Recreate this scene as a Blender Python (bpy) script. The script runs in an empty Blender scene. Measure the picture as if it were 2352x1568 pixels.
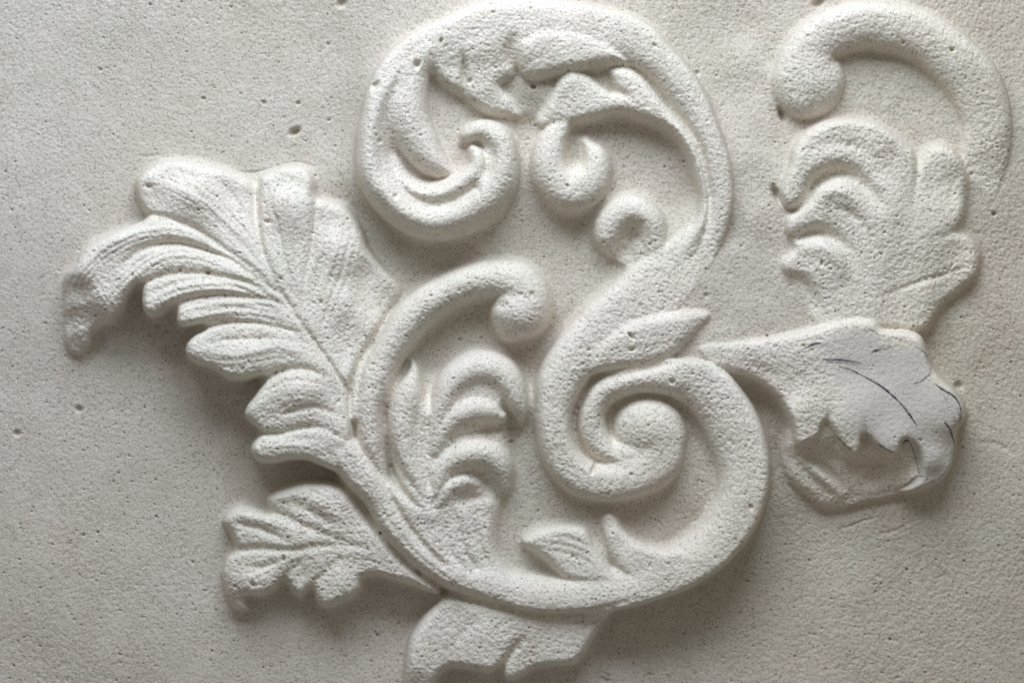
import bpy, math, random
import numpy as np

# ------------------------------------------------------------------ camera, world, light
scene = bpy.context.scene
U = 0.64 / 2352.0            # one drawing unit of the carving in metres (the view is 2352 units wide)
CX, CY = 1176.0, 784.0       # middle of the carving's drawing

cam_d = bpy.data.cameras.new('camera')
cam = bpy.data.objects.new('camera', cam_d)
scene.collection.objects.link(cam)
cam.location = (0.0, -2.56, 0.0)
cam.rotation_euler = (math.radians(90), 0, 0)
cam_d.sensor_width = 36.0
cam_d.lens = 144.0
cam_d.clip_end = 100.0
scene.camera = cam

world = bpy.data.worlds.new('World')
scene.world = world
world.use_nodes = True
bg = world.node_tree.nodes['Background']
bg.inputs['Color'].default_value = (1.0, 0.95, 0.87, 1)
bg.inputs['Strength'].default_value = 0.195

def area(name, loc, target, size, power, col):
    d = bpy.data.lights.new(name, 'AREA')
    d.shape = 'RECTANGLE'; d.size = size[0]; d.size_y = size[1]
    d.energy = power; d.color = col
    o = bpy.data.objects.new(name, d)
    scene.collection.objects.link(o)
    from mathutils import Vector
    o.location = loc
    o.rotation_euler = (Vector(target) - Vector(loc)).to_track_quat('-Z', 'Y').to_euler()
    return o
area('window_light', (-0.07, -0.62, 0.90), (-0.03, 0, 0.02), (1.0, 0.52), 15.2, (0.85, 0.94, 1.06))

scene.view_settings.view_transform = 'Standard'
scene.view_settings.look = 'None'
scene.view_settings.exposure = 0.07
scene.view_settings.gamma = 1.0
scene.render.engine = 'CYCLES'

# ------------------------------------------------------------------ the sculpting field
rng = np.random.default_rng(7)
STEP = 2.2
def axis(lo, hi, margin):
    core = np.arange(lo, hi + STEP, STEP)
    out = [];  s = STEP; a = 0.0
    while a < margin:
        s = min(s * 1.06, 12.0); a += s; out.append(a)
    out = np.array(out)
    return np.concatenate([(core[0] - out)[::-1], core, core[-1] + out])
xs = axis(-20, 2372, 420)
ys = axis(-20, 1588, 420)
NX, NY = len(xs), len(ys)
X, Y = np.meshgrid(xs, ys)

WX, WY = X, Y      # the carver's hand: outlines wander a little (filled in below)
def spline(ctrl, closed=False, sub=7):
    P = np.array(ctrl, float)
    n = len(P)
    out = []
    idx = range(n if closed else n - 1)
    for i in idx:
        if closed:
            p0, p1, p2, p3 = P[(i-1) % n], P[i], P[(i+1) % n], P[(i+2) % n]
        else:
            p0 = P[i-1] if i > 0 else 2*P[0]-P[1]
            p1, p2 = P[i], P[i+1]
            p3 = P[i+2] if i+2 < n else 2*P[-1]-P[-2]
        t0 = 0.0
        def tj(ti, a, b): return ti + max(np.hypot(*(b[:2]-a[:2])), 1e-3) ** 0.5
        t1 = tj(t0, p0, p1); t2 = tj(t1, p1, p2); t3 = tj(t2, p2, p3)
        for t in np.linspace(t1, t2, sub, endpoint=False):
            A1 = (t1-t)/(t1-t0)*p0 + (t-t0)/(t1-t0)*p1
            A2 = (t2-t)/(t2-t1)*p1 + (t-t1)/(t2-t1)*p2
            A3 = (t3-t)/(t3-t2)*p2 + (t-t2)/(t3-t2)*p3
            B1 = (t2-t)/(t2-t0)*A1 + (t-t0)/(t2-t0)*A2
            B2 = (t3-t)/(t3-t1)*A2 + (t-t1)/(t3-t1)*A3
            out.append((t2-t)/(t2-t1)*B1 + (t-t1)/(t2-t1)*B2)
    if not closed:
        out.append(P[-1])
    return np.array(out)

def window(x0, x1, y0, y1):
    return (slice(np.searchsorted(ys, y0), np.searchsorted(ys, y1)),
            slice(np.searchsorted(xs, x0), np.searchsorted(xs, x1)))

BIG = 1e6
def nearest(S, pad, closed=False):
    """distance to a polyline, side, and its extra columns at the nearest point"""
    k = S.shape[1] - 2
    d = np.full((NY, NX), BIG); side = np.zeros((NY, NX)); V = np.zeros((k, NY, NX))
    n = len(S)
    for i in range(n if closed else n - 1):
        a, b = S[i], S[(i+1) % n]
        w = window(min(a[0], b[0]) - pad, max(a[0], b[0]) + pad, min(a[1], b[1]) - pad, max(a[1], b[1]) + pad)
        x, y = WX[w], WY[w]
        if x.size == 0: continue
        ex, ey = b[0]-a[0], b[1]-a[1]
        L2 = ex*ex + ey*ey + 1e-9
        t = np.clip(((x-a[0])*ex + (y-a[1])*ey) / L2, 0, 1)
        dd = np.hypot(x - a[0] - t*ex, y - a[1] - t*ey)
        m = dd < d[w]
        d[w] = np.where(m, dd, d[w])
        side[w] = np.where(m, np.sign(ex*(y-a[1]) - ey*(x-a[0])), side[w])
        for j in range(k):
            V[j][w] = np.where(m, a[2+j] + t*(b[2+j]-a[2+j]), V[j][w])
    return d, side, V

def inside(S):
    x0, x1, y0, y1 = S[:, 0].min(), S[:, 0].max(), S[:, 1].min(), S[:, 1].max()
    w = window(x0-2, x1+2, y0-2, y1+2)
    x, y = WX[w], WY[w]
    r = np.zeros(x.shape, bool)
    n = len(S)
    for i in range(n):
        a, b = S[i], S[(i+1) % n]
        if a[1] == b[1]: continue
        c = ((a[1] > y) != (b[1] > y)) & (x < (b[0]-a[0])*(y-a[1])/(b[1]-a[1]) + a[0])
        r ^= c
    out = np.zeros((NY, NX), bool); out[w] = r
    return out

def idw(pts, p=3.0, soft=25.0):
    num = np.zeros((NY, NX)); den = np.zeros((NY, NX))
    for (x, y, h) in pts:
        wgt = 1.0 / ((X-x)**2 + (Y-y)**2 + soft*soft) ** (p/2)
        num += wgt*h; den += wgt
    return num/den

def blur(A, sx):
    """gaussian blur in grid cells"""
    pad = int(4*sx) + 2
    B = np.pad(A, pad, mode='edge')
    fy = np.fft.fftfreq(B.shape[0])[:, None]; fx = np.fft.rfftfreq(B.shape[1])[None, :]
    K = np.exp(-2*np.pi**2*sx*sx*(fx*fx+fy*fy))
    return np.fft.irfft2(np.fft.rfft2(B)*K, B.shape)[pad:-pad, pad:-pad]

def noise(sx):
    N = blur(rng.standard_normal((NY, NX)), sx)
    return N / N.std()

WX = X + noise(26)*2.2 + noise(9)*0.9
WY = Y + noise(26)*2.2 + noise(9)*0.9

# ground: level of the dressed background in units, in the pockets and out on the wall
G = idw([(-300,-300,0),(200,200,0),(700,150,2),(200,1000,-8),(100,1500,0),(700,1500,-4),(420,860,-12),(1100,-200,6),(780,300,-2),
         (860,540,-26),(1000,620,6),(1330,620,14),(1150,900,10),(1030,780,8),(1260,820,6),(1200,1150,16),(1280,1250,14),(1480,1180,34),(1374,1222,46),(1388,1270,62),(1420,1415,-5),(1500,1385,-6),(1600,1350,-6),(1700,1290,-6),
         (1590,1100,40),(1480,380,22),(1420,330,24),(1560,440,22),(1300,560,12),(1212,292,26),(1206,250,48),(1224,212,62),(1360,168,58),(1300,174,48),(1110,262,34),(1060,240,38),(1012,225,42),(1045,268,46),(1012,300,46),(1062,400,54),(1060,370,50),
         (1720,200,16),(1700,60,4),(1720,380,50),(1740,500,60),(1700,640,62),(1760,300,34),(1770,560,56),(1775,430,50),(1780,640,60),(2020,220,18),(2100,260,12),(2400,100,0),
         (2420,600,0),(2300,900,0),(2200,740,10),(1760,960,10),(1790,1060,0),(1840,1250,-6),(2100,1400,0),(2500,1400,0),(1600,1500,-6),(2600,-100,0),
         (1640,790,76),(1700,720,66),(1600,650,74),(1590,700,74),(1640,600,66),(1790,190,34),(1775,110,22),(1830,60,22),(1800,262,26),(860,1400,-10),(640,1100,-14),(680,1070,-16),(1650,520,48)], 3.2, 30)
H = G.copy()
owner = np.zeros((NY, NX), np.int16)
PARTS = [('wall', None)]      # name, parent index

def new_part(name, parent=None):
    PARTS.append((name, parent)); return len(PARTS)-1

def apply(val, mask, prof, pid, k=7.0):
    global H, owner
    a, b = H, val
    e = np.clip(1 - np.abs(a-b)/k, 0, 1)
    sm = np.maximum(a, b) + e*e*k*0.25*np.clip(prof*2, 0, 1)
    win = mask & (b > a - k)
    H = np.where(win, sm, H)
    owner = np.where(mask & (b > a), pid, owner)

def circ(u, n=2.0):
    return np.clip(1 - np.clip(u, 0, 1)**n, 0, 1) ** (1.0/n)

def ribbon(pid, ctrl, skew=0.0, n=2.0, k=7.0, sink=0.0, npos=None, nneg=None):
    """ctrl: x, y, half width, height"""
    S = spline(ctrl)
    pad = S[:, 2].max() + 6
    d, side, (w, h) = nearest(S, pad)
    w = np.maximum(w, 1.0)
    m = d < w
    u = side*d/w
    u2 = np.where(u > skew, (u-skew)/(1-skew), (skew-u)/(1+skew))
    nn = np.where(u > skew, npos or n, nneg or n)
    prof = circ(u2, nn)
    base = G - sink
    apply(base + (h-base)*prof, m, prof, pid, k)
    return m

def blob(pid, poly, h, r, n=2.0, k=7.0, tune=None):
    S = spline(poly, closed=True, sub=5)
    m = inside(S)
    d, _, _ = nearest(S, r+6, closed=True)
    x = np.clip(d/r, 0, 1)
    prof = circ(1-x, n)
    hm = h if np.isscalar(h) else idw(h)
    if tune is not None: hm = hm + tune
    apply(G + (hm-G)*prof, m, prof, pid, k)
    return m

def dome(pid, cx, cy, rx, ry, h, rot=0.0, n=2.0, k=7.0):
    c, s = math.cos(rot), math.sin(rot)
    dx, dy = WX-cx, WY-cy
    u = np.hypot((dx*c+dy*s)/rx, (-dx*s+dy*c)/ry)
    prof = circ(u, n)
    apply(G + (h-G)*prof, u < 1, prof, pid, k)

def carve(ctrl, mask=None, sharp=2.0):
    """ctrl: x, y, width, depth (negative depth raises)"""
    global H
    S = spline(ctrl)
    d, _, (w, dep) = nearest(S, S[:, 2].max()*3)
    g = dep*np.exp(-(d/np.maximum(w, .5))**sharp)
    H = np.where(mask, H-g, H) if mask is not None else H-g

def own(*ids):
    return np.isin(owner, ids)

# ------------------------------------------------------------------ the carving, motif by motif
p_up = new_part('upper_scroll')
ribbon(p_up, [(1612,600,20,66),(1640,520,28,80),(1648,440,32,88),(1634,360,36,92),(1608,290,38,95),(1578,230,42,97),(1526,163,46,98),(1452,104,54,98),(1376,86,64,97),(1296,82,72,97),(1206,78,76,97),
              (1120,86,76,97),(1046,104,64,97),(972,128,50,97),(915,175,46,98),(882,240,48,101),(868,310,50,97),(870,380,52,92),(898,434,58,90),(942,472,64,90),(994,488,66,90),
              (1048,480,68,90),(1098,454,68,90),(1130,414,62,90),(1148,370,46,94),(1138,326,38,100),(1104,306,28,92),(1072,318,22,80),(1062,332,12,66)], skew=0.2, npos=3.4, nneg=2.3)
carve([(1130,520,8,0),(1060,520,14,2),(990,515,14,4),(930,490,13,4),(890,450,10,0)], own(p_up))
carve([(1040,325,14,4),(1058,375,18,12),(1064,405,18,14),(1046,428,14,5)])
ribbon(p_up, [(925,158,20,97),(886,205,28,104),(860,265,32,108),(850,330,33,110),(856,395,35,111),(885,446,37,112),(930,488,38,112),(990,508,40,112),(1050,500,40,112),(1108,470,40,112),(1148,424,38,111),(1158,370,34,108),(1144,328,30,103),(1108,306,24,95),(1076,316,16,84)], n=2.2, k=10)
ribbon(p_up, [(905,370,14,84),(932,416,22,94),(980,440,26,102),(1036,438,28,104),(1078,416,26,104),(1100,384,22,102),(1096,356,16,94),(1086,342,8,80)], n=2.2, k=10)
# inside ridge of the hooked end
ribbon(p_up, [(1086,346,12,84),(1096,372,18,98),(1100,405,20,102),(1114,445,22,106)], k=10)
carve([(1066,338,10,5),(1096,334,11,9),(1122,345,11,8),(1130,368,10,3)], own(p_up))

p_z = new_part('inner_leaf', p_up)
ribbon(p_z, [(985,118,30,94),(955,165,40,99),(940,215,46,103),(938,265,50,104),(950,312,50,102),(978,356,42,98),(1012,388,28,90),(1038,404,14,76)], skew=-0.1, k=20)
carve([(915,190,8,0),(896,235,10,6),(888,280,12,13),(892,325,13,19),(906,370,14,23),(935,406,15,24),(972,424,15,22),(1012,426,14,16),(1045,415,12,8)])

p_y = new_part('curled_leaf', p_up)
blob(p_y, [(990,152),(1015,128),(1060,95),(1130,70),(1190,80),(1200,130),(1180,178),(1150,200),(1174,232),(1194,274),(1160,272),(1114,264),(1078,242),(1058,222),(1034,212),(1004,186)],
     [(1000,155,86),(1040,190,84),(1100,120,94),(1165,115,82),(1100,210,84),(1180,262,58),(1150,200,80),(1150,240,68)], 25, k=16)
carve([(1062,118,4,0),(1066,150,6,12),(1066,185,8,18),(1064,212,8,16)], own(p_y, p_up))
p_y2 = new_part('curled_leaf', p_up)
blob(p_y2, [(1186,96),(1204,84),(1250,66),(1320,72),(1390,96),(1430,128),(1452,158),(1400,160),(1340,170),(1290,178),(1240,186),(1204,184),(1187,160),(1182,125)],
     [(1210,110,104),(1300,100,104),(1400,125,102),(1220,170,92)], 34, k=10)
carve([(1186,82,10,0),(1174,108,14,11),(1172,135,15,15),(1180,165,12,10)], own(p_y, p_up))

p_b = new_part('stem_leaf')
blob(p_b, [(1396,166),(1427,156),(1465,172),(1499,204),(1534,244),(1569,287),(1602,340),(1619,400),(1625,464),(1620,520),(1592,585),(1545,605),(1552,570),(1584,523),(1600,476),(1592,417),(1569,361),(1534,312),
           (1487,286),(1429,270),(1380,276),(1335,288),(1290,296),(1240,299),(1229,283),(1252,243),(1270,208),(1284,180),(1307,164),(1344,174),(1374,197),(1402,214),(1400,190)],
     [(1420,170,88),(1480,230,92),(1560,300,92),(1610,400,90),(1612,500,84),(1560,590,72),(1400,240,84),(1310,190,88),(1330,240,86),(1250,285,62),(1280,250,76)], 26)
carve([(1392,190,7,6),(1402,210,8,14),(1425,222,9,10),(1460,232,9,0)], own(p_b))
carve([(1400,146,5,4),(1452,158,5,8),(1499,196,5,10),(1534,238,5,9),(1569,282,5,9),(1602,333,4,8),(1621,395,4,7),(1628,464,4,6),(1626,515,3,3)])

p_c = new_part('spiral_curl')
ribbon(p_c, [(1300,282,18,70),(1270,325,34,80),(1260,375,42,88),(1270,412,48,90),(1306,440,52,90),(1346,422,50,88),(1366,388,38,84),(1362,355,30,74),(1346,332,18,56)], n=2.2)
carve([(1334,322,10,6),(1333,346,11,22),(1329,368,13,30),(1328,388,12,20)], None)

p_d = new_part('bud_curl')
dome(p_d, 1448, 548, 58, 62, 62, 0.0, 2.2)
ribbon(p_d, [(1506,620,24,62),(1502,565,27,72),(1482,516,44,80),(1442,492,48,82),(1406,514,44,79),(1396,548,34,72),(1402,576,14,58)], n=2.2, k=14)
carve([(1474,504,16,0),(1456,528,26,20),(1444,560,24,20),(1434,594,22,30),(1424,622,20,20),(1416,650,16,0)])

p_e = new_part('scroll_stem')
ribbon(p_e, [(1600,560,46,64),(1548,622,62,74),(1470,690,72,82),(1392,750,68,88),(1328,812,60,94),(1288,872,54,98),(1274,930,46,100),(1274,985,44,100),(1292,1048,46,99),(1336,1092,48,97),(1400,1104,50,97),(1462,1088,52,96),(1512,1054,50,92),(1530,1010,40,84)], n=3.0)

p_f = new_part('lower_scroll')
ribbon(p_f, [(1500,1050,30,88),(1440,1048,32,88),(1394,1034,32,86),(1364,1000,34,84),(1356,950,34,86),(1376,905,36,88),(1425,876,38,92),(1480,864,40,95),(1545,866,46,97)], n=2.2)
ribbon(p_f, [(1545,866,46,97),(1612,893,58,100),(1660,944,64,103),(1692,1010,66,105),(1704,1080,62,106),(1694,1150,60,106),(1662,1216,58,104),(1600,1272,56,100),(1515,1318,54,95),(1420,1346,50,92),(1310,1360,44,88),(1200,1352,42,84),(1100,1322,36,78)], skew=-0.4, nneg=4.5, npos=2.3, k=14)
p_eye = new_part('scroll_eye', p_f)
dome(p_eye, 1486, 988, 92, 78, 100, 0.5, 1.9, 20)
carve([(1560,930,10,2),(1500,908,12,4),(1446,918,12,7),(1408,955,11,10),(1402,1000,10,9),(1418,1040,9,6),(1440,1056,9,0)])
carve([(1372,868,7,2),(1342,900,8,14),(1322,940,8,18),(1316,985,8,18),(1332,1028,9,18),(1365,1058,11,14),(1405,1072,11,8),(1450,1070,9,0)])
carve([(1660,1060,5,0),(1652,1110,6,10),(1640,1150,5,9),(1622,1190,5,5),(1610,1210,5,0)])

p_x = new_part('pointed_leaf', p_e)
blob(p_x, [(1350,800),(1400,755),(1470,724),(1546,714),(1600,712),(1628,722),(1606,752),(1569,790),(1527,828),(1453,846),(1394,856),(1345,860)],
     [(1400,790,100),(1480,770,100),(1560,745,96),(1620,724,86),(1450,830,94),(1530,800,92)], 30, k=14)
carve([(1400,866,8,4),(1460,850,9,12),(1530,835,10,12),(1575,795,10,8),(1620,745,9,0)])

p_h1 = new_part('leaf_tooth', p_f)
blob(p_h1, [(1192,1242),(1210,1219),(1240,1206),(1294,1200),(1345,1210),(1368,1255),(1400,1298),(1450,1330),(1364,1342),(1317,1336),(1287,1320),(1254,1284),(1207,1254)],
     [(1200,1242,60),(1280,1240,72),(1340,1260,78),(1380,1310,84),(1440,1335,88)], 24)
for a in (0, 18, 34):
    carve([(1240,1226+a*.6,4,0),(1290,1228+a,5,3),(1340,1246+a,5,3),(1390,1290+a*.8,4,0)], own(p_h1))
p_h2 = new_part('leaf_tooth', p_f)
blob(p_h2, [(1384,1186),(1400,1171),(1420,1185),(1434,1212),(1462,1236),(1510,1250),(1580,1250),(1600,1300),(1500,1340),(1430,1322),(1402,1278),(1386,1230)],
     [(1400,1185,66),(1415,1230,76),(1460,1280,86),(1540,1290,94)], 22)
carve([(1384,1190,7,0),(1376,1225,9,6),(1390,1270,9,6),(1420,1305,8,3),(1450,1325,7,0)])

p_l = new_part('main_stem')
blob(p_l, [(846,1030),(872,1062),(930,1118),(995,1150),(1040,1085),(1110,1078),(1152,1110),(1146,1170),(1140,1232),(1153,1279),(1200,1318),(1270,1340),(1350,1352),(1370,1392),(1250,1402),(1150,1390),(1050,1364),(963,1314),(925,1279),(869,1221),(834,1157),(776,1094),(756,1040),(806,990)],
     [(800,1050,96),(850,1100,98),(900,1200,92),(980,1260,90),(1050,1320,86),(1150,1350,82),(1250,1375,84),(1340,1378,86),(960,1140,88),(1060,1200,72),(1112,1170,58),(1110,1220,64),(1095,1100,60),(1100,1290,64),(1180,1330,66)], 32)

p_i = new_part('hooked_tendril')
ribbon(p_i, [(1180,742,46,84),(1212,704,56,94),(1192,660,56,94),(1136,646,48,90),(1068,656,46,88),(1002,688,46,88),(944,738,46,89),(898,802,44,90),(866,872,46,92),(850,945,40,94),(852,1010,36,94),(862,1060,30,90),(880,1110,20,84)], n=2.2, k=16)
dome(p_i, 1196, 716, 72, 68, 100, 0.0, 2.2)
carve([(1160,704,10,6),(1118,700,10,4),(1070,700,8,2)])

p_mb = new_part('inner_leaf', p_l)
blob(p_mb, [(905,885),(940,860),(975,900),(1000,930),(1030,880),(1080,830),(1140,830),(1180,880),(1170,930),(1160,960),(1168,1040),(1160,1100),(1110,1130),(1060,1150),(1010,1180),(950,1150),(895,1060),(880,960)],
     [(920,950,72),(960,1080,76),(1030,1060,72),(1060,960,78),(1100,890,76),(1160,900,64),(1150,990,52),(1160,1060,50),(1100,1110,54)], 30, k=14)
p_m1 = new_part('leaf_tooth', p_l)
ribbon(p_m1, [(990,1180,30,84),(955,1110,36,90),(932,1040,38,92),(926,965,42,92),(944,895,36,84),(954,850,16,62),(950,828,6,40)], n=2.2, k=12)
p_m2 = new_part('leaf_tooth', p_l)
ribbon(p_m2, [(1000,1010,26,80),(1018,930,34,88),(1054,872,42,92),(1102,848,44,92),(1148,856,44,88),(1176,896,36,80),(1192,938,22,68),(1197,970,8,46)], n=2.2, k=12)
ribbon(p_m2, [(1000,1030,24,82),(1040,965,34,90),(1088,942,38,92),(1128,946,32,86),(1152,956,18,72)], n=2.2, k=10)
p_m3 = new_part('leaf_tooth', p_l)
ribbon(p_m3, [(1000,1130,26,84),(1030,1065,36,90),(1080,1040,42,92),(1124,1046,40,86),(1150,1076,32,76),(1160,1114,16,58)], n=2.2, k=12)
ribbon(p_m3, [(1010,1150,22,82),(1040,1112,26,84),(1075,1102,24,80),(1098,1110,14,66)], n=2.2, k=10)
carve([(1036,1006,7,4),(1085,992,8,10),(1130,984,9,12),(1160,985,9,6)])
carve([(1108,1090,12,8),(1122,1112,16,18),(1142,1136,15,14),(1165,1150,12,0)])
carve([(1055,1146,9,5),(1082,1141,10,10),(1112,1138,11,7)])
ribbon(p_mb, [(996,872,12,14),(994,905,14,30),(994,945,16,54),(996,990,18,74)], k=12)
ribbon(p_i, [(872,756,13,40),(836,826,14,60),(817,890,16,76),(815,960,16,86)], k=10)
# flutes that run down the stem
L_ = own(p_l, p_mb, p_m1, p_m2, p_m3, p_i)
carve([(884,900,6,4),(880,945,9,16),(888,1000,9,14),(912,1060,9,14),(950,1110,8,8),(990,1160,7,0)], L_)
carve([(845,1030,6,4),(868,1075,8,12),(895,1130,9,14),(930,1190,9,12),(985,1255,9,8),(1050,1310,8,0)], L_)
carve([(1040,1150,5,3),(1050,1200,6,7),(1068,1260,6,7),(1110,1320,6,4),(1150,1345,5,0)], L_)
carve([(1090,1180,6,0),(1100,1230,7,6),(1120,1285,7,6),(1165,1325,6,0)], L_)
carve([(1010,1160,6,0),(1015,1200,7,5),(1040,1270,7,6),(1085,1330,6,0)], L_)
carve([(985,960,6,2),(975,1040,7,5),(990,1110,7,6),(1020,1170,6,0)], L_)
carve([(1045,1010,6,3),(1034,1070,7,6),(1044,1130,6,2)], L_)
carve([(930,900,6,0),(932,960,7,4),(945,1030,7,4),(975,1100,6,0)], L_)

# ---- the large acanthus leaf on the left
p_o = new_part('acanthus_leaf')
LEAF = [(922,668),(890,725),(856,785),(830,835),(813,892),(816,960),(815,1020),(796,1086),(735,1067),(700,1055),(629,1064),(604,1063),(583,1047),(576,1024),(586,999),(592,987),(577,972),(561,950),(566,928),(588,898),(606,868),(560,879),(524,878),(494,856),(452,841),(431,821),(431,793),(447,772),
        (472,756),(424,756),(410,744),(405,712),(373,728),(354,733),(337,718),(328,685),(327,657),(305,685),(288,716),(265,739),(237,750),(218,768),(213,788),(190,813),(164,813),(150,791),(147,744),(149,697),(152,630),(173,605),(208,561),(244,543),(284,524),(337,502),
        (331,488),(316,455),(318,420),(335,396),(358,381),(389,370),(434,373),(506,388),(553,402),(588,418),(598,407),(629,391),(657,381),(707,387),(723,410),(730,448),(747,459),(794,470),(814,490),(832,525),(850,571),(874,606)]
LH = [(160,805,10),(150,740,14),(152,680,30),(195,745,46),(188,690,70),(212,628,94),(250,680,90),(290,580,92),(320,650,96),(400,385,60),(330,440,66),(450,460,88),(560,430,58),(660,400,56),(660,480,82),(800,490,42),(780,600,72),(860,640,34),(905,690,24),(760,700,80),(840,780,60),
      (350,700,98),(430,730,104),(460,800,104),(560,820,108),(600,930,100),(610,1030,96),(700,900,108),(760,1000,98),(600,640,98),(690,740,92),(790,1060,90),(520,700,104),(800,900,84)]
blob(p_o, LEAF, LH, 22, n=2.4)
LM = own(p_o)
for ridge in ([(350,410,26,-6),(440,450,34,-12),(560,540,24,-5),(620,600,20,0)], [(655,400,22,-4),(660,480,30,-10),(668,580,24,-6),(690,680,14,0)], [(790,500,22,-3),(780,570,30,-8),(750,660,22,0)],
              [(180,650,20,-4),(260,565,22,-8),(360,535,20,-9),(450,550,16,-5),(540,590,10,0)], [(240,690,24,-3),(310,640,22,-6),(390,600,20,-9),(490,610,18,-6),(600,660,10,0)],
              [(350,700,18,-6),(430,665,20,-9),(560,662,14,-5),(650,700,8,0)], [(425,735,14,-5),(500,715,16,-7),(620,715,10,0)], [(460,810,26,-6),(550,820,30,-10),(650,800,22,-8),(730,830,20,-6),(770,900,16,0)],
              [(590,930,22,-6),(670,895,28,-9),(750,900,18,-4),(790,960,14,0)], [(600,1030,22,-6),(680,1018,22,-8),(770,1020,14,0)]):
    carve(ridge, LM)
for vein in ([(588,420,12,26),(591,480,12,22),(597,540,8,11),(620,610,7,7),(690,735,5,4)], [(730,440,9,14),(727,510,7,9),(720,570,7,8),(706,650,6,5),(700,720,5,2)],
             [(335,494,8,12),(393,504,7,10),(458,533,7,11),(520,572,7,8),(600,625,6,6),(680,712,5,3)], [(290,610,10,4),(342,572,9,12),(401,561,8,16),(471,575,7,14),(541,601,6,9),(640,668,5,4)],
             [(326,655,7,18),(364,638,7,11),(471,630,6,8),(565,645,6,7),(660,700,5,3)], [(405,711,8,20),(424,695,8,15),(471,684,7,11),(541,680,6,8),(635,692,5,6),(690,735,4,2)],
             [(472,756,8,18),(520,747,7,12),(600,742,6,9),(690,765,5,4)], [(500,790,5,3),(540,783,5,6),(600,775,5,6),(660,776,4,0)],
             [(606,868,10,22),(650,850,10,16),(700,845,8,9),(755,862,7,3)], [(592,987,10,20),(629,989,9,14),(700,977,8,10),(747,980,7,6),(800,1010,6,2)],
             [(640,945,6,0),(680,938,7,7),(735,932,7,6),(790,955,6,2)], [(620,1010,5,0),(680,1002,5,4),(740,1010,5,0)], [(470,650,4,0),(540,655,4,4),(620,690,4,2)], [(560,700,4,0),(620,703,4,4),(680,728,4,0)],
             [(480,715,4,0),(560,708,4,4),(650,722,4,2)], [(520,725,4,0),(600,725,4,4),(680,748,4,0)], [(640,500,5,0),(650,570,6,4),(680,680,5,2)], [(760,520,6,0),(752,600,7,5),(720,690,6,2)],
             [(440,425,7,0),(480,480,8,4),(560,560,7,4),(640,650,5,0)], [(690,735,5,3),(720,780,5,8),(752,818,5,10),(782,862,5,11),(803,905,5,9),(814,960,4,3)]):
    carve(vein, LM)
carve([(922,668,6,0),(888,727,6,8),(854,787,6,10),(830,835,6,10),(812,892,6,12),(812,950,5,8),(822,1000,5,3)])
LOBES_O = [[(350,410),(470,470),(600,590)], [(655,400),(660,520),(680,660)], [(790,500),(770,600),(730,700)], [(160,780),(190,640),(300,550),(420,535),(540,590)], [(250,720),(310,650),(390,600),(490,605),(620,665)],
           [(345,700),(420,668),(560,660),(660,700)], [(425,735),(500,715),(640,715)], [(450,810),(540,820),(640,800),(720,820)], [(590,930),(680,890),(770,910)], [(600,1030),(680,1018),(770,1040)]]

# ---- the leaf still being carved, with the sketched outline, at the right
p_s = new_part('rough_stump')
blob(p_s, [(1798,1008),(1822,960),(1880,930),(1960,930),(2080,950),(2120,1030),(2116,1100),(2088,1120),(2040,1138),(1985,1148),(1930,1162),(1884,1164),(1846,1134),(1806,1086)],
     [(1826,1022,60),(1870,1000,76),(1900,985,80),(1935,1026,76),(1960,1040,76),(1990,1016,78),(2040,1036,76),(2072,1018,76),(1900,1052,22),(1960,1068,22),(2010,1070,22),(1850,1052,26),(1900,1100,38),(1980,1098,36),(2050,1090,42),(2092,1100,64),(1990,1124,28),(1900,1140,24),(1960,1150,16),(2040,1130,26),(1830,1090,34),(1800,1050,20)], 26)
ribbon(p_s, [(1836,1048,14,40),(1876,1086,18,50),(1922,1130,14,34)], k=10)
carve([(1864,1046,8,4),(1890,1068,8,14),(1911,1092,8,14),(1932,1120,8,6)])
carve([(1900,1050,6,2),(1957,1062,5,7),(2000,1068,5,8),(2040,1062,6,3)])
carve([(1990,1096,14,10),(2010,1092,14,10)])
p_r = new_part('sketched_leaf')
blob(p_r, [(1600,800),(1680,788),(1758,776),(1854,755),(1909,737),(1964,729),(2005,735),(2020,752),(2073,759),(2109,771),(2126,807),(2138,842),(2163,869),(2191,896),(2211,930),(2214,960),(2194,988),(2191,1031),(2177,1078),(2157,1104),(2133,1117),(2093,1130),(2060,1126),(2096,1094),(2101,1059),(2094,1031),(2069,1014),(2062,1036),(2046,1048),(2022,1042),(1996,1022),(1979,1006),(1974,1032),(1958,1051),(1930,1036),(1910,1004),(1889,974),(1878,1000),(1856,1017),(1824,1026),(1806,965),(1772,908),(1715,868),(1640,850)],
     [(1640,825,84),(1760,820,92),(1850,800,96),(1950,800,98),(2080,820,92),(2150,950,98),(2130,1050,90),(2185,1050,68),(2150,1100,64),(2085,1122,62),(2040,1010,106),(1950,950,110),(1840,940,98),(1800,900,80),(1860,990,92),(1740,860,74)], 18, n=2.2)
carve([(1889,972,8,14),(1900,940,10,5),(1905,900,10,0)], own(p_r))
carve([(1979,1004,7,8),(1975,975,8,3),(1972,950,8,0)], own(p_r))
carve([(1640,848,8,4),(1690,862,9,8),(1740,895,10,6),(1780,950,10,0)])

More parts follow.
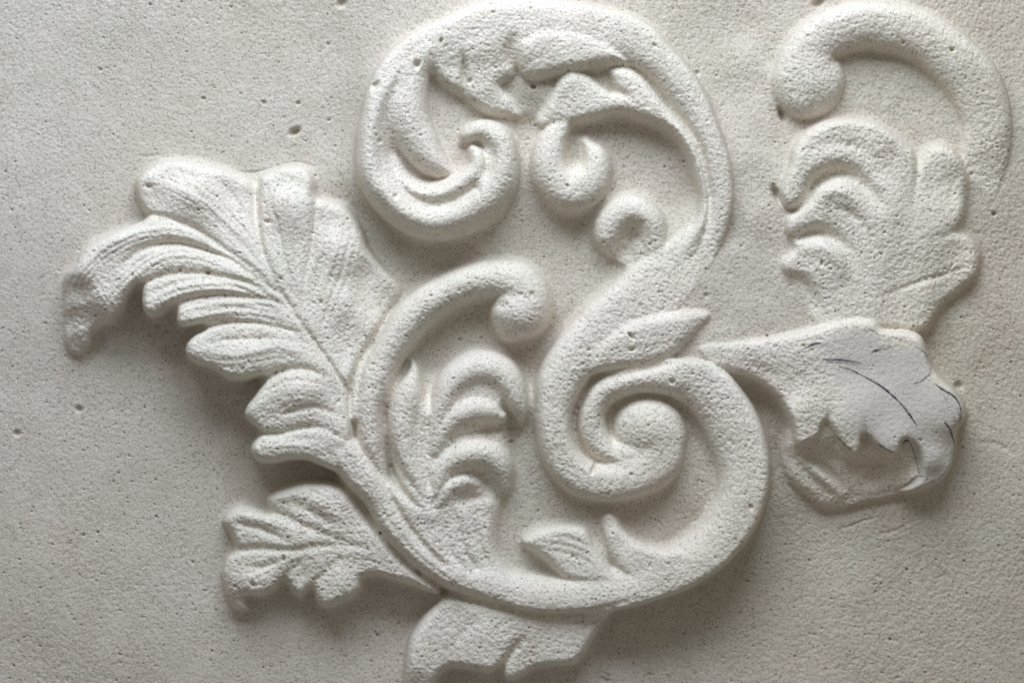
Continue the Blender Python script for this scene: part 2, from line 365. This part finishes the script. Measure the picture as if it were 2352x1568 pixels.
# ---- the shell-like leaf, upper right
p_t = new_part('shell_leaf')
blob(p_t, [(1805,378),(1812,348),(1830,319),(1866,292),(1908,278),(1950,274),(2005,281),(2043,301),(2080,331),(2098,352),(2107,376),(2117,362),(2133,339),(2158,334),(2184,343),(2203,364),(2214,394),(2220,433),(2214,475),(2207,505),(2197,532),(2220,542),(2239,561),(2248,592),(2240,640),(2204,672),(2160,706),(2120,765),(2010,760),(1900,775),(1862,735),(1846,690),(1815,650),(1794,628),(1790,600),(1818,572),(1802,545),(1796,520),(1800,500),(1822,482),(1797,477),(1784,455),(1790,415)],
     [(1830,380,92),(1900,310,92),(2000,320,84),(2080,370,70),(2150,360,58),(2200,430,48),(2225,590,44),(2120,500,66),(2000,500,82),(1900,440,94),(1820,510,86),(1820,600,80),(1900,600,90),(1960,680,80),(2100,680,60),(2180,680,36),(1870,720,74)], 22, n=2.2)
TM = own(p_t)
for v in ([(1812,488,10,6),(1844,460,14,30),(1866,420,18,42),(1900,402,20,38),(1945,406,20,28),(1985,440,20,15),(2025,500,18,0)],
          [(1802,552,10,5),(1840,545,14,26),(1872,540,16,28),(1905,552,16,20),(1936,580,16,11),(1960,640,14,0)],
          [(1795,635,10,5),(1830,645,14,20),(1856,680,15,20),(1868,720,14,12),(1880,760,12,4)],
          [(2106,385,8,14),(2100,430,9,5),(2080,490,10,0)], [(2198,532,8,8),(2160,545,9,3),(2100,560,9,0)], [(2240,610,5,0),(2170,632,6,5),(2080,660,6,5),(2000,690,6,0)],
          [(1900,480,8,0),(1940,490,8,5),(1980,530,8,4),(2000,590,8,0)], [(1850,350,10,0),(1900,335,12,4),(1980,350,12,4),(2050,420,12,0)]):
    carve(v, TM)
for v in ([(1830,470,16,0),(1880,438,18,-8),(1930,445,20,-8),(1975,490,20,-4),(2000,560,18,0)], [(1830,590,16,0),(1870,575,16,-8),(1910,595,18,-8),(1940,650,16,0)], [(1960,400,16,0),(2010,430,18,-6),(2045,490,18,-4),(2060,560,18,0)]):
    carve(v, TM)
LOBES_T = [[(1810,420),(1850,340),(1950,310),(2060,380)], [(1815,510),(1880,440),(1960,470),(2000,560)], [(1810,600),(1870,570),(1930,640)], [(1840,690),(1880,740)], [(2150,360),(2180,440)], [(2210,580),(2120,620)], [(2080,540),(2020,660)]]

p_u = new_part('hooked_tendril')
ribbon(p_u, [(1846,215,60,70),(1842,160,62,78),(1866,110,60,80),(1918,78,56,80),(1978,62,56,80),(2040,66,58,78),(2110,86,60,76),(2182,132,62,72),(2232,192,62,62),(2258,256,60,52),(2264,320,56,42),(2256,385,50,26),(2240,440,42,15),(2212,500,32,4)], skew=-0.3, n=2.2)
dome(p_u, 1856, 188, 84, 86, 80, 0.0, 1.8, 24)
carve([(1918,136,8,10),(1950,130,9,8),(2000,128,8,3)])

# ---- small leaf, lower left
p_v = new_part('acanthus_leaf')
blob(p_v, [(609,1148),(623,1130),(668,1110),(705,1098),(764,1100),(800,1120),(860,1200),(930,1275),(1010,1345),(1010,1363),(928,1339),(865,1327),(840,1332),(835,1352),(818,1373),(788,1386),(762,1395),(741,1394),(724,1380),(714,1358),(694,1374),(670,1364),(651,1341),(633,1358),(600,1372),(566,1372),(574,1398),(542,1404),(523,1380),(512,1340),(509,1312),(518,1279),(533,1258),(528,1230),(511,1197),(523,1174),(553,1157),(588,1165),(614,1173)],
     [(620,1140,54),(700,1110,58),(760,1150,70),(850,1240,72),(950,1320,68),(800,1330,66),(760,1380,58),(690,1350,54),(600,1350,54),(550,1395,26),(520,1340,44),(530,1290,50),(530,1190,46),(600,1200,60),(680,1240,66)], 26, n=2.1)
VM = own(p_v)
for v in ([(614,1173,8,14),(650,1185,9,8),(720,1215,9,6),(800,1245,8,3)], [(533,1258,9,12),(580,1258,9,8),(660,1262,9,8),(760,1252,8,5),(860,1255,7,2)], [(651,1341,8,12),(660,1315,9,6),(700,1280,8,3)], [(714,1358,8,12),(730,1330,9,6),(780,1285,8,3)],
          [(560,1205,8,3),(600,1215,9,7),(660,1240,8,4)], [(560,1300,7,0),(600,1300,8,4),(660,1285,7,0)], [(660,1150,8,0),(700,1165,9,5),(770,1200,8,3)]):
    carve(v, VM)
for v in ([(640,1140,16,-4),(720,1140,22,-7),(800,1200,18,0)], [(545,1180,16,-5),(600,1185,16,-5),(680,1225,14,0)], [(550,1330,24,-6),(610,1320,22,-5),(680,1290,14,0)], [(690,1345,14,-4),(720,1300,12,0)], [(770,1360,22,-6),(800,1310,20,-3),(850,1280,14,0)]):
    carve(v, VM)
LOBES_V = [[(630,1140),(720,1140),(840,1230)], [(540,1180),(600,1190),(680,1230)], [(540,1340),(610,1310),(700,1270)], [(685,1350),(720,1300)], [(770,1370),(820,1300),(940,1325)]]

# ---- leaf at the foot
p_w = new_part('acanthus_leaf')
blob(p_w, [(1020,1362),(994,1385),(966,1418),(946,1452),(932,1497),(927,1544),(930,1590),(945,1640),(985,1640),(1000,1590),(1018,1549),(1038,1535),(1088,1539),(1128,1545),(1149,1536),(1156,1552),(1174,1559),(1201,1551),(1228,1535),(1275,1528),(1322,1521),(1347,1497),(1364,1467),(1390,1426),(1428,1389),(1465,1362),(1400,1360),(1250,1380),(1100,1360)],
     [(1020,1400,58),(960,1500,60),(950,1600,40),(1080,1470,66),(1130,1520,66),(1180,1530,58),(1300,1480,60),(1400,1400,54),(1200,1420,64)], 26, n=2.2)
carve([(1215,1450,8,0),(1180,1485,9,10),(1160,1516,9,16),(1146,1545,9,16)], own(p_w))
carve([(1030,1500,10,0),(1060,1450,12,4),(1120,1410,10,0)], own(p_w))
LOBES_W = [[(950,1560),(1000,1450),(1100,1480)], [(1190,1530),(1290,1470),(1400,1400)]]
carve([(980,1318,6,0),(1050,1365,7,6),(1150,1391,7,8),(1250,1402,7,9),(1350,1396,7,9),(1440,1372,6,3)])

# fine chisel lines that follow each lobe
def chisel(axes, offs, mask, wd=2.6, dep=2.4):
    for ax in axes:
        S = spline(ax, sub=6)
        T = np.gradient(S, axis=0); T /= np.hypot(T[:, 0], T[:, 1])[:, None] + 1e-6
        for o in offs:
            o2 = o + rng.uniform(-3, 3)
            tp = np.sin(np.linspace(0.25, np.pi, len(S)))
            P = np.stack([S[:, 0]-T[:, 1]*o2, S[:, 1]+T[:, 0]*o2, np.full(len(S), wd*rng.uniform(.8, 1.5)), dep*tp*rng.uniform(.3, 1.2)], -1)
            carve(P[::3], mask)
chisel(LOBES_O, (-22, -11, 2, 13, 25), own(p_o), 3.2, 4.2)
chisel([[(600,400),(625,500),(660,620),(700,730)], [(690,400),(690,500),(690,600),(700,700)], [(820,520),(800,620),(760,720),(740,780)], [(390,390),(490,460),(580,560),(670,690)], [(480,395),(545,470),(600,570),(680,700)], [(860,650),(810,720),(770,790)]], (-6, 5), own(p_o), 4.0, 4.5)
chisel(LOBES_V, (-16, -5, 7, 18), own(p_v), 2.8, 2.0)
chisel(LOBES_T, (-18, -6, 8), own(p_t), 3.5, 1.8)
chisel([[(860,1090),(930,1190),(1030,1290),(1150,1360),(1300,1380)], [(1110,1160),(1110,1230),(1150,1310)]], (-24, -12, 0, 12, 24), own(p_l), 3.2, 2.2)
# split the leaves into their lobes
def lobes(pid, axes, rib, rw, name='lobe'):
    global owner
    R = spline(rib, sub=6)
    dr, _, _ = nearest(np.hstack([R, np.zeros((len(R), 1))]), 60)
    best = np.full((NY, NX), BIG); which = np.zeros((NY, NX), np.int16)
    for ax in axes:
        S = spline(ax, sub=5)
        d, _, _ = nearest(np.hstack([S, np.zeros((len(S), 1))]), 500)
        sub = new_part(name, pid)
        m = d < best
        best = np.where(m, d, best); which = np.where(m, sub, which)
    sel = (owner == pid) & (dr > rw)
    owner = np.where(sel, which, owner)
lobes(p_o, LOBES_O, [(650,640),(690,735),(752,818),(790,880),(800,960)], 16)
lobes(p_t, LOBES_T, [(2090,700),(2040,600),(2010,500)], 18)
lobes(p_v, LOBES_V, [(900,1280),(800,1255),(690,1258)], 14)
lobes(p_w, LOBES_W, [(1180,1420),(1190,1450),(1185,1475)], 12)

# ------------------------------------------------------------------ softening, tool waves, pits and pores
orn = (owner > 0).astype(float)
soft = blur(orn, 6)
m0 = ((owner > 0) & (owner != p_u)).astype(float)
skirt = np.clip(blur(m0, 5)*2, 0, 1)
wt = np.clip(0.25 + 0.75*np.clip((X-850)/250, 0, 1) + 0.6*np.clip((480-Y)/150, 0, 1), 0, 1)*np.clip(1.2-np.clip((Y-1250)/150, 0, 1), 0.2, 1)
H = np.maximum(H, G + 16*wt*np.clip((46-G)/30, 0, 1)*skirt**2.5)
H = H*1.18
# no cut is deeper than the chisel could reach: close narrow slots
def dil(A, r, f):
    for ax in (0, 1):
        B = A.copy()
        for k_ in range(1, r+1):
            B = f(B, np.roll(A, k_, ax)); B = f(B, np.roll(A, -k_, ax))
        A = B
    return A
closed = dil(dil(H, 3, np.maximum), 3, np.minimum)
H = np.maximum(H, closed - 20)
closed = dil(dil(H, 2, np.maximum), 2, np.minimum)
H = np.maximum(H, closed - 11)
H = blur(H, 0.95)
fine = blur(H, 3.0)
H = 0.8*H + 0.2*fine
H += noise(22)*1.6 + noise(9)*0.5*(0.4+0.6*soft)
grain = np.clip(noise(1.4), -3.0, 1.4)*0.42 + np.clip(noise(0.75), -3.0, 1.5)*0.80
gray_poly = spline([(1827,806),(1869,789),(1923,769),(1991,757),(2008,768),(2013,793),(1998,807),(2035,799),(2100,803),(2126,820),(2132,849),(2117,869),(2142,884),(2177,905),(2197,935),(2196,966),(2182,1000),(2182,1040),(2168,1078),(2150,1100),(2120,1116),(2093,1126),(2078,1122),(2099,1092),(2103,1055),(2093,1026),(2068,1008),(2047,1029),(2000,1010),(1979,996),(1957,1030),(1920,985),(1905,960),(1915,920),(1880,870),(1850,835)], closed=True, sub=4)
gray = blur(inside(gray_poly).astype(float), 2.4)
fade = np.clip((X-1870)/90 + (Y-860)/400*0 + (900-Y)/300, 0, 1)
gray *= fade
orough = np.clip(0.8 + 0.16*noise(30), 0.5, 1.1)
rough = np.clip(0.36 + 0.22*np.clip((X-900)/900, 0, 1) + 0.2*np.clip((500-Y)/500, 0, 1) + 0.14*noise(40), 0.3, 1)
H += grain*(1-0.55*gray)*(rough + (orough-rough)*soft)
def pit(x, y, r, dep, ry=None, rot=0.0, pw=2.0):
    ry = ry or r
    w = window(x-4*max(r, ry), x+4*max(r, ry), y-4*max(r, ry), y+4*max(r, ry))
    if X[w].size == 0: return
    c, s = math.cos(rot), math.sin(rot)
    dx, dy = X[w]-x, Y[w]-y
    q = ((dx*c+dy*s)/r)**2 + ((-dx*s+dy*c)/ry)**2
    H[w] -= dep*np.exp(-q**(pw/2))
BIGP = [(677,303,13,20,8,-0.5),(788,6,8,18,12,0.1),(960,156,7,18,9,.2),(865,205,7,14,12,.6),(1015,102,3,14,6,.5),(180,940,8,10,7,0),(38,995,7,10,7,0),(606,236,6,8,4,0.6),(685,238,5,8,4,.5),(468,227,5,8,4,0),
        (1362,1073,5,24,12,.35),(1447,772,4,12,10,-.8),(1448,802,8,10,4,-.4),(486,627,6,14,6,0),(422,622,4,10,4,0),(181,602,5,12,6,.3),(349,431,7,10,5,0.2),(1794,266,7,24,16,-.4),(1782,452,9,26,22,-.5),
        (1880,8,16,22,10,-.6),(2178,121,5,14,4,0),(2281,492,5,12,5,0),(1880,660-54,3,12,7,.1),(2201,886,10,10,9,0),(1599,171,6,10,6,0),(733,1278-55,3,4,3,0),(655,1278,4,12,7,0),(585,1337,6,12,5,.5),(876,1221,3,14,4,0),
        (962,1309,7,10,5,.5),(1717,1159,5,8,5,0),(1540,875,6,10,5,0),(1302,430,4,10,3,.6),(912,455,6,9,6,0),(1172,1014,7,10,5,0),(1200,1245,5,12,9,-.5),(1390,1560,16,5,5,.4),(875,330,4,9,5,.3),
        (1880+20,620,3,8,3,0),(620,512,5,10,5,0),(1452,525,3,5,3,0),(2083,1307,3,8,3,0),(1225,204,6,14,5,.4),(224,1222,3,8,3,0),(120,1250,3,5,3,0),(1500,113,6,8,4,.5),(1570,376-4,3,8,3,0),(505,455,3,8,3,0),
        (1395,1130,4,6,4,0),(1160,1005,5,8,4,.4),(860,835,5,8,2,0),(1085,1093,5,3,3,0),(780,12,6,8,8,0),(2230,640,3,4,3,0)]
for (x, y, r, dp, ry, rot) in BIGP:
    pit(x, y, r, dp, ry, rot, 3.0)
for (n_, r0, r1, d0, d1) in ((6500, 1.2, 2.1, 3.0, 7.0), (220, 2.4, 3.6, 4.0, 9.0), (26, 3.6, 5.5, 5.0, 9.0)):
    for i in range(n_):
        x, y = rng.uniform(-60, 2420), rng.uniform(-60, 1640)
        if 1860 < x < 2200 and 770 < y < 1110 and rng.random() < 0.85: continue
        if owner[min(np.searchsorted(ys, y), NY-1), min(np.searchsorted(xs, x), NX-1)] == 0 and rng.random() < 0.65: continue
        r = rng.uniform(r0, r1)
        pit(x, y, r, rng.uniform(d0, d1), r*rng.uniform(0.6, 1.5), rng.uniform(0, 3.1), 2.6)
# small cracks and scratches in the rough ground under the sketched leaf
for c in ([(2020,1188,3,0),(1975,1198,3,4),(1940,1212,3,3),(1920,1214,3,0)], [(1990,1235,4,0),(2050,1220,4,3),(2110,1190,4,0)], [(300,355,4,0),(340,362,4,3),(375,352,4,0)], [(440,378,3,0),(560,396,4,4),(600,392,3,4),(680,372,3,4),(740,384,3,0)],
          [(1386,1545,4,2),(1400,1556,4,5),(1396,1568,4,3)], [(2235,1015,5,0),(2290,1020,5,3),(2340,1045,5,0)]):
    carve(c)
# pencil
pencil = np.zeros((NY, NX))
jit = noise(2.0); jit2 = noise(1.0)
def mark(pts, strength=1.0):
    global pencil
    S = spline(pts)
    d, _, (w,) = nearest(S, 14)
    v = np.clip((w*1.0 + 0.8 + 0.35*jit - d)/1.8, 0, 1)*np.clip(0.92 + 0.22*jit2, 0, 1)*strength
    pencil = np.maximum(pencil, v)
mark([(1832,806,.6),(1845,797,2.6),(1862,790,2.6),(1880,786,.4)])
mark([(1884,823,1.4),(1905,823,2.4),(1935,827,2.6),(1970,834,1.6)]); mark([(1892,828,1.0),(1930,832,1.8),(1962,838,1.2)], .8)
mark([(1920,840,1.2),(1950,851,1.6),(1985,870,2.2),(2020,892,3.0),(2050,918,2.8),(2075,945,2.4),(2090,965,2.2),(2096,975,2.2)])
mark([(1992,811,1.0),(2002,804,2.6),(2020,801,1.2),(2040,796,1.4)]); mark([(1990,757,1.0),(2004,762,1.6),(2010,768,1.0)], .8)
mark([(2096,800,.8),(2116,812,1.6),(2124,822,1.4)], .8); mark([(2131,842,.6),(2126,860,1.6),(2112,874,1.8),(2100,881,2.2),(2086,884,.6)], .8)
mark([(2142,884,1.6),(2160,896,2.8),(2180,908,2.4),(2192,925,1.6),(2197,950,1.8),(2195,968,1.2)]); mark([(2190,935,1.2),(2194,960,1.6)], .8)
mark([(2150,895,.6),(2165,920,.9),(2170,940,.4)], .4)
mark([(2160,968,.8),(2172,985,2.6),(2180,1005,2.2),(2186,1020,1.6),(2184,1045,1.4),(2176,1075,1.4),(2166,1095,1.0),(2140,1112,.9)], .85)
mark([(2066,1014,1.8),(2072,1008,2.2),(2080,1012,1.2)], .9); mark([(2084,1016,1.0),(2092,1036,1.2),(2099,1062,1.4),(2101,1085,1.0)], .75)
mark([(1915,998,.8),(1930,1016,1.8),(1945,1030,1.2)], .8); mark([(2010,1018,.8),(2028,1029,1.8),(2038,1034,1.0)], .8)
mark([(2108,1091,1.6),(2094,1092,1.2),(2078,1106,1.8),(2064,1116,1.0)], .85); mark([(1974,960,.8),(1980,985,.8),(1984,1005,.6)], .55); mark([(1962,975,.6),(1966,1000,.7)], .5)
mark([(1076,1085,.8),(1084,1094,1.6),(1088,1100,.8)], .7)

# ------------------------------------------------------------------ stone
def stone_material():
    m = bpy.data.materials.new('limestone'); m.use_nodes = True
    nt = m.node_tree; nd = nt.nodes; ln = nt.links
    bs = nd['Principled BSDF']
    bs.inputs['Roughness'].default_value = 0.93
    bs.inputs['Specular IOR Level'].default_value = 0.18
    geo = nd.new('ShaderNodeNewGeometry')
    def nz(scale, detail, rough=0.55):
        n = nd.new('ShaderNodeTexNoise'); n.inputs['Scale'].default_value = scale; n.inputs['Detail'].default_value = detail
        n.inputs['Roughness'].default_value = rough; ln.new(geo.outputs['Position'], n.inputs['Vector']); return n
    def ramp(src, stops):
        r = nd.new('ShaderNodeValToRGB'); ln.new(src, r.inputs['Fac'])
        el = r.color_ramp.elements
        el[0].position, el[0].color = stops[0][0], (*stops[0][1], 1)
        el[1].position, el[1].color = stops[1][0], (*stops[1][1], 1)
        for p, c in stops[2:]:
            e = el.new(p); e.color = (*c, 1)
        return r
    def mix(kind, fac, a, b):
        x = nd.new('ShaderNodeMix'); x.data_type = 'RGBA'; x.blend_type = kind
        if isinstance(fac, float): x.inputs[0].default_value = fac
        else: ln.new(fac, x.inputs[0])
        ln.new(a, x.inputs[6])
        if isinstance(b, tuple): x.inputs[7].default_value = (*b, 1)
        else: ln.new(b, x.inputs[7])
        return x.outputs[2]
    # broad tints of the bed: cream, pinkish, greenish grey
    big = ramp(nz(9.0, 3).outputs['Fac'], [(0.32, (0.605, 0.574, 0.515)), (0.68, (0.645, 0.600, 0.552)), (0.5, (0.625, 0.588, 0.534))])
    sand = ramp(nz(820.0, 3, 0.6).outputs['Fac'], [(0.32, (0.56, 0.55, 0.53)), (0.60, (1.05, 1.05, 1.05)), (0.44, (0.94, 0.935, 0.92))])
    col = mix('MULTIPLY', 1.0, big.outputs['Color'], sand.outputs['Color'])
    blotch = ramp(nz(70.0, 4).outputs['Fac'], [(0.3, (0.93, 0.92, 0.90)), (0.7, (1.03, 1.03, 1.03))])
    col = mix('MULTIPLY', 1.0, col, blotch.outputs['Color'])
    tint = ramp(nz(28.0, 2).outputs['Fac'], [(0.40, (0.992, 0.996, 0.978)), (0.60, (1.015, 0.99, 0.985))])
    col = mix('MULTIPLY', 1.0, col, tint.outputs['Color'])
    # small pores: sparse voronoi cells, their inner shade painted in as dark colour
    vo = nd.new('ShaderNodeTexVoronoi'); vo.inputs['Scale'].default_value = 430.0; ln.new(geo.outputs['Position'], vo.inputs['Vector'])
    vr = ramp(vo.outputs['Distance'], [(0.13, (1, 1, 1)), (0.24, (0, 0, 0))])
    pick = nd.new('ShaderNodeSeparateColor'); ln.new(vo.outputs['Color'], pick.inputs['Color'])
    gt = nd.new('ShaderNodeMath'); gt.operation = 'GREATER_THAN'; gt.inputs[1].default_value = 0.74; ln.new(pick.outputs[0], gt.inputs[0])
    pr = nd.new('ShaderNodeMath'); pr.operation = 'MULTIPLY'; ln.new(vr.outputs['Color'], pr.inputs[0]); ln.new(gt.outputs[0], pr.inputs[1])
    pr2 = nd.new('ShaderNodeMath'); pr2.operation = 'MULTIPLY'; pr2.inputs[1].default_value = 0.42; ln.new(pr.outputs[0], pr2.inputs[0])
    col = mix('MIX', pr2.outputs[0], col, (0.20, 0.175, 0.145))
    ab = nd.new('ShaderNodeAttribute'); ab.attribute_name = 'bed'
    col = mix('MULTIPLY', ab.outputs['Fac'], col, (0.985, 0.945, 0.865))
    af = nd.new('ShaderNodeAttribute'); af.attribute_name = 'fresh_cut'
    col = mix('MULTIPLY', af.outputs['Fac'], col, (1.27, 1.30, 1.335))
    ag = nd.new('ShaderNodeAttribute'); ag.attribute_name = 'saw_face'
    sw = nd.new('ShaderNodeMath'); sw.operation = 'MULTIPLY'; sw.inputs[1].default_value = 0.72; ln.new(ag.outputs['Fac'], sw.inputs[0])
    col = mix('MIX', sw.outputs[0], col, (0.60, 0.556, 0.508))
    ap = nd.new('ShaderNodeAttribute'); ap.attribute_name = 'pencil'
    col = mix('MIX', ap.outputs['Fac'], col, (0.025, 0.03, 0.045))
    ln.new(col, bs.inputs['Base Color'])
    b1 = nd.new('ShaderNodeBump'); b1.inputs['Strength'].default_value = 0.8; b1.inputs['Distance'].default_value = 0.0006
    ln.new(nz(900.0, 4, 0.65).outputs['Fac'], b1.inputs['Height'])
    b2 = nd.new('ShaderNodeBump'); b2.inputs['Strength'].default_value = 0.6; b2.inputs['Distance'].default_value = 0.0008; b2.invert = True
    ln.new(pr.outputs[0], b2.inputs['Height']); ln.new(b1.outputs['Normal'], b2.inputs['Normal'])
    ln.new(b2.outputs['Normal'], bs.inputs['Normal'])
    return m
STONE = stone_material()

# ------------------------------------------------------------------ meshes: one for each part, cut from the field
VX = (X-CX)*U; VY = -H*U; VZ = (CY-Y)*U
co_all = np.stack([VX, VY, VZ], -1).reshape(-1, 3)
bed_f = np.clip(idw([(0,0,0),(0,800,.1),(0,1500,.35),(700,200,.25),(1100,1500,.3),(1700,200,.45),(2300,50,.8),(2350,700,1),(2300,1200,.9),(2200,1500,.8),(1700,600,.4),(1300,600,.4)]) + noise(40)*0.10, 0, 1).reshape(-1)
fresh_f = np.clip(blur(orn, 3), 0, 1).reshape(-1); gray_f = gray.reshape(-1); pen_f = pencil.reshape(-1)
ii = np.arange(NY*NX).reshape(NY, NX)
quads = np.stack([ii[:-1, :-1], ii[1:, :-1], ii[1:, 1:], ii[:-1, 1:]], -1).reshape(-1, 4)
qown = owner[:-1, :-1].reshape(-1)

def mesh_part(name, q, extra_v=None, extra_q=None):
    used, inv = np.unique(q, return_inverse=True)
    co = co_all[used]; f = inv.reshape(-1, 4)
    ga, pe, fr, bd = gray_f[used], pen_f[used], fresh_f[used], bed_f[used]
    smooth = np.ones(len(f), bool)
    if extra_v is not None:
        f = np.vstack([f, extra_q + len(co)]); co = np.vstack([co, extra_v])
        ga = np.concatenate([ga, np.zeros(len(extra_v))]); pe = np.concatenate([pe, np.zeros(len(extra_v))]); fr = np.concatenate([fr, np.zeros(len(extra_v))]); bd = np.concatenate([bd, np.zeros(len(extra_v))])
        smooth = np.concatenate([smooth, np.zeros(len(extra_q), bool)])
    me = bpy.data.meshes.new(name)
    me.vertices.add(len(co)); me.vertices.foreach_set('co', co.astype(np.float32).ravel())
    me.loops.add(f.size); me.loops.foreach_set('vertex_index', f.astype(np.int32).ravel())
    me.polygons.add(len(f)); me.polygons.foreach_set('loop_start', np.arange(0, f.size, 4, dtype=np.int32))
    me.polygons.foreach_set('use_smooth', smooth)
    me.update(calc_edges=True); me.validate()
    for nm, arr in (('saw_face', ga), ('pencil', pe), ('fresh_cut', fr), ('bed', bd)):
        if arr.max() > 0.001:
            a = me.attributes.new(nm, 'FLOAT', 'POINT'); a.data.foreach_set('value', arr.astype(np.float32))
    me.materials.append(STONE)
    ob = bpy.data.objects.new(name, me); scene.collection.objects.link(ob)
    return ob

# the wall: dressed face plus the block's sides and back
x0, x1, z0, z1 = VX[0, 0], VX[0, -1], VZ[-1, 0], VZ[0, 0]
yf, yb = 0.012, 0.14
ev = np.array([(x0,yf,z0),(x1,yf,z0),(x1,yf,z1),(x0,yf,z1),(x0,yb,z0),(x1,yb,z0),(x1,yb,z1),(x0,yb,z1)], float)
eq = np.array([(0,4,5,1),(1,5,6,2),(2,6,7,3),(3,7,4,0),(4,7,6,5),(0,1,2,3)])
wall = mesh_part('wall', quads[qown == 0], ev, eq)
wall['kind'] = 'structure'

root = bpy.data.objects.new('carved_ornament', None)
scene.collection.objects.link(root)
root.empty_display_size = 0.02
root['label'] = 'pale limestone scroll and acanthus leaf relief standing proud of the wall, half finished'
root['category'] = 'stone carving'
objs = {}
for pid, (name, parent) in enumerate(PARTS):
    if pid == 0: continue
    q = quads[qown == pid]
    if len(q) < 30: continue
    ob = mesh_part(name, q)
    objs[pid] = ob
    ob.parent = objs.get(parent, root) if parent else root
objs[p_r]['label'] = 'unfinished leaf with smooth grey sawn face and dark pencil outlines'
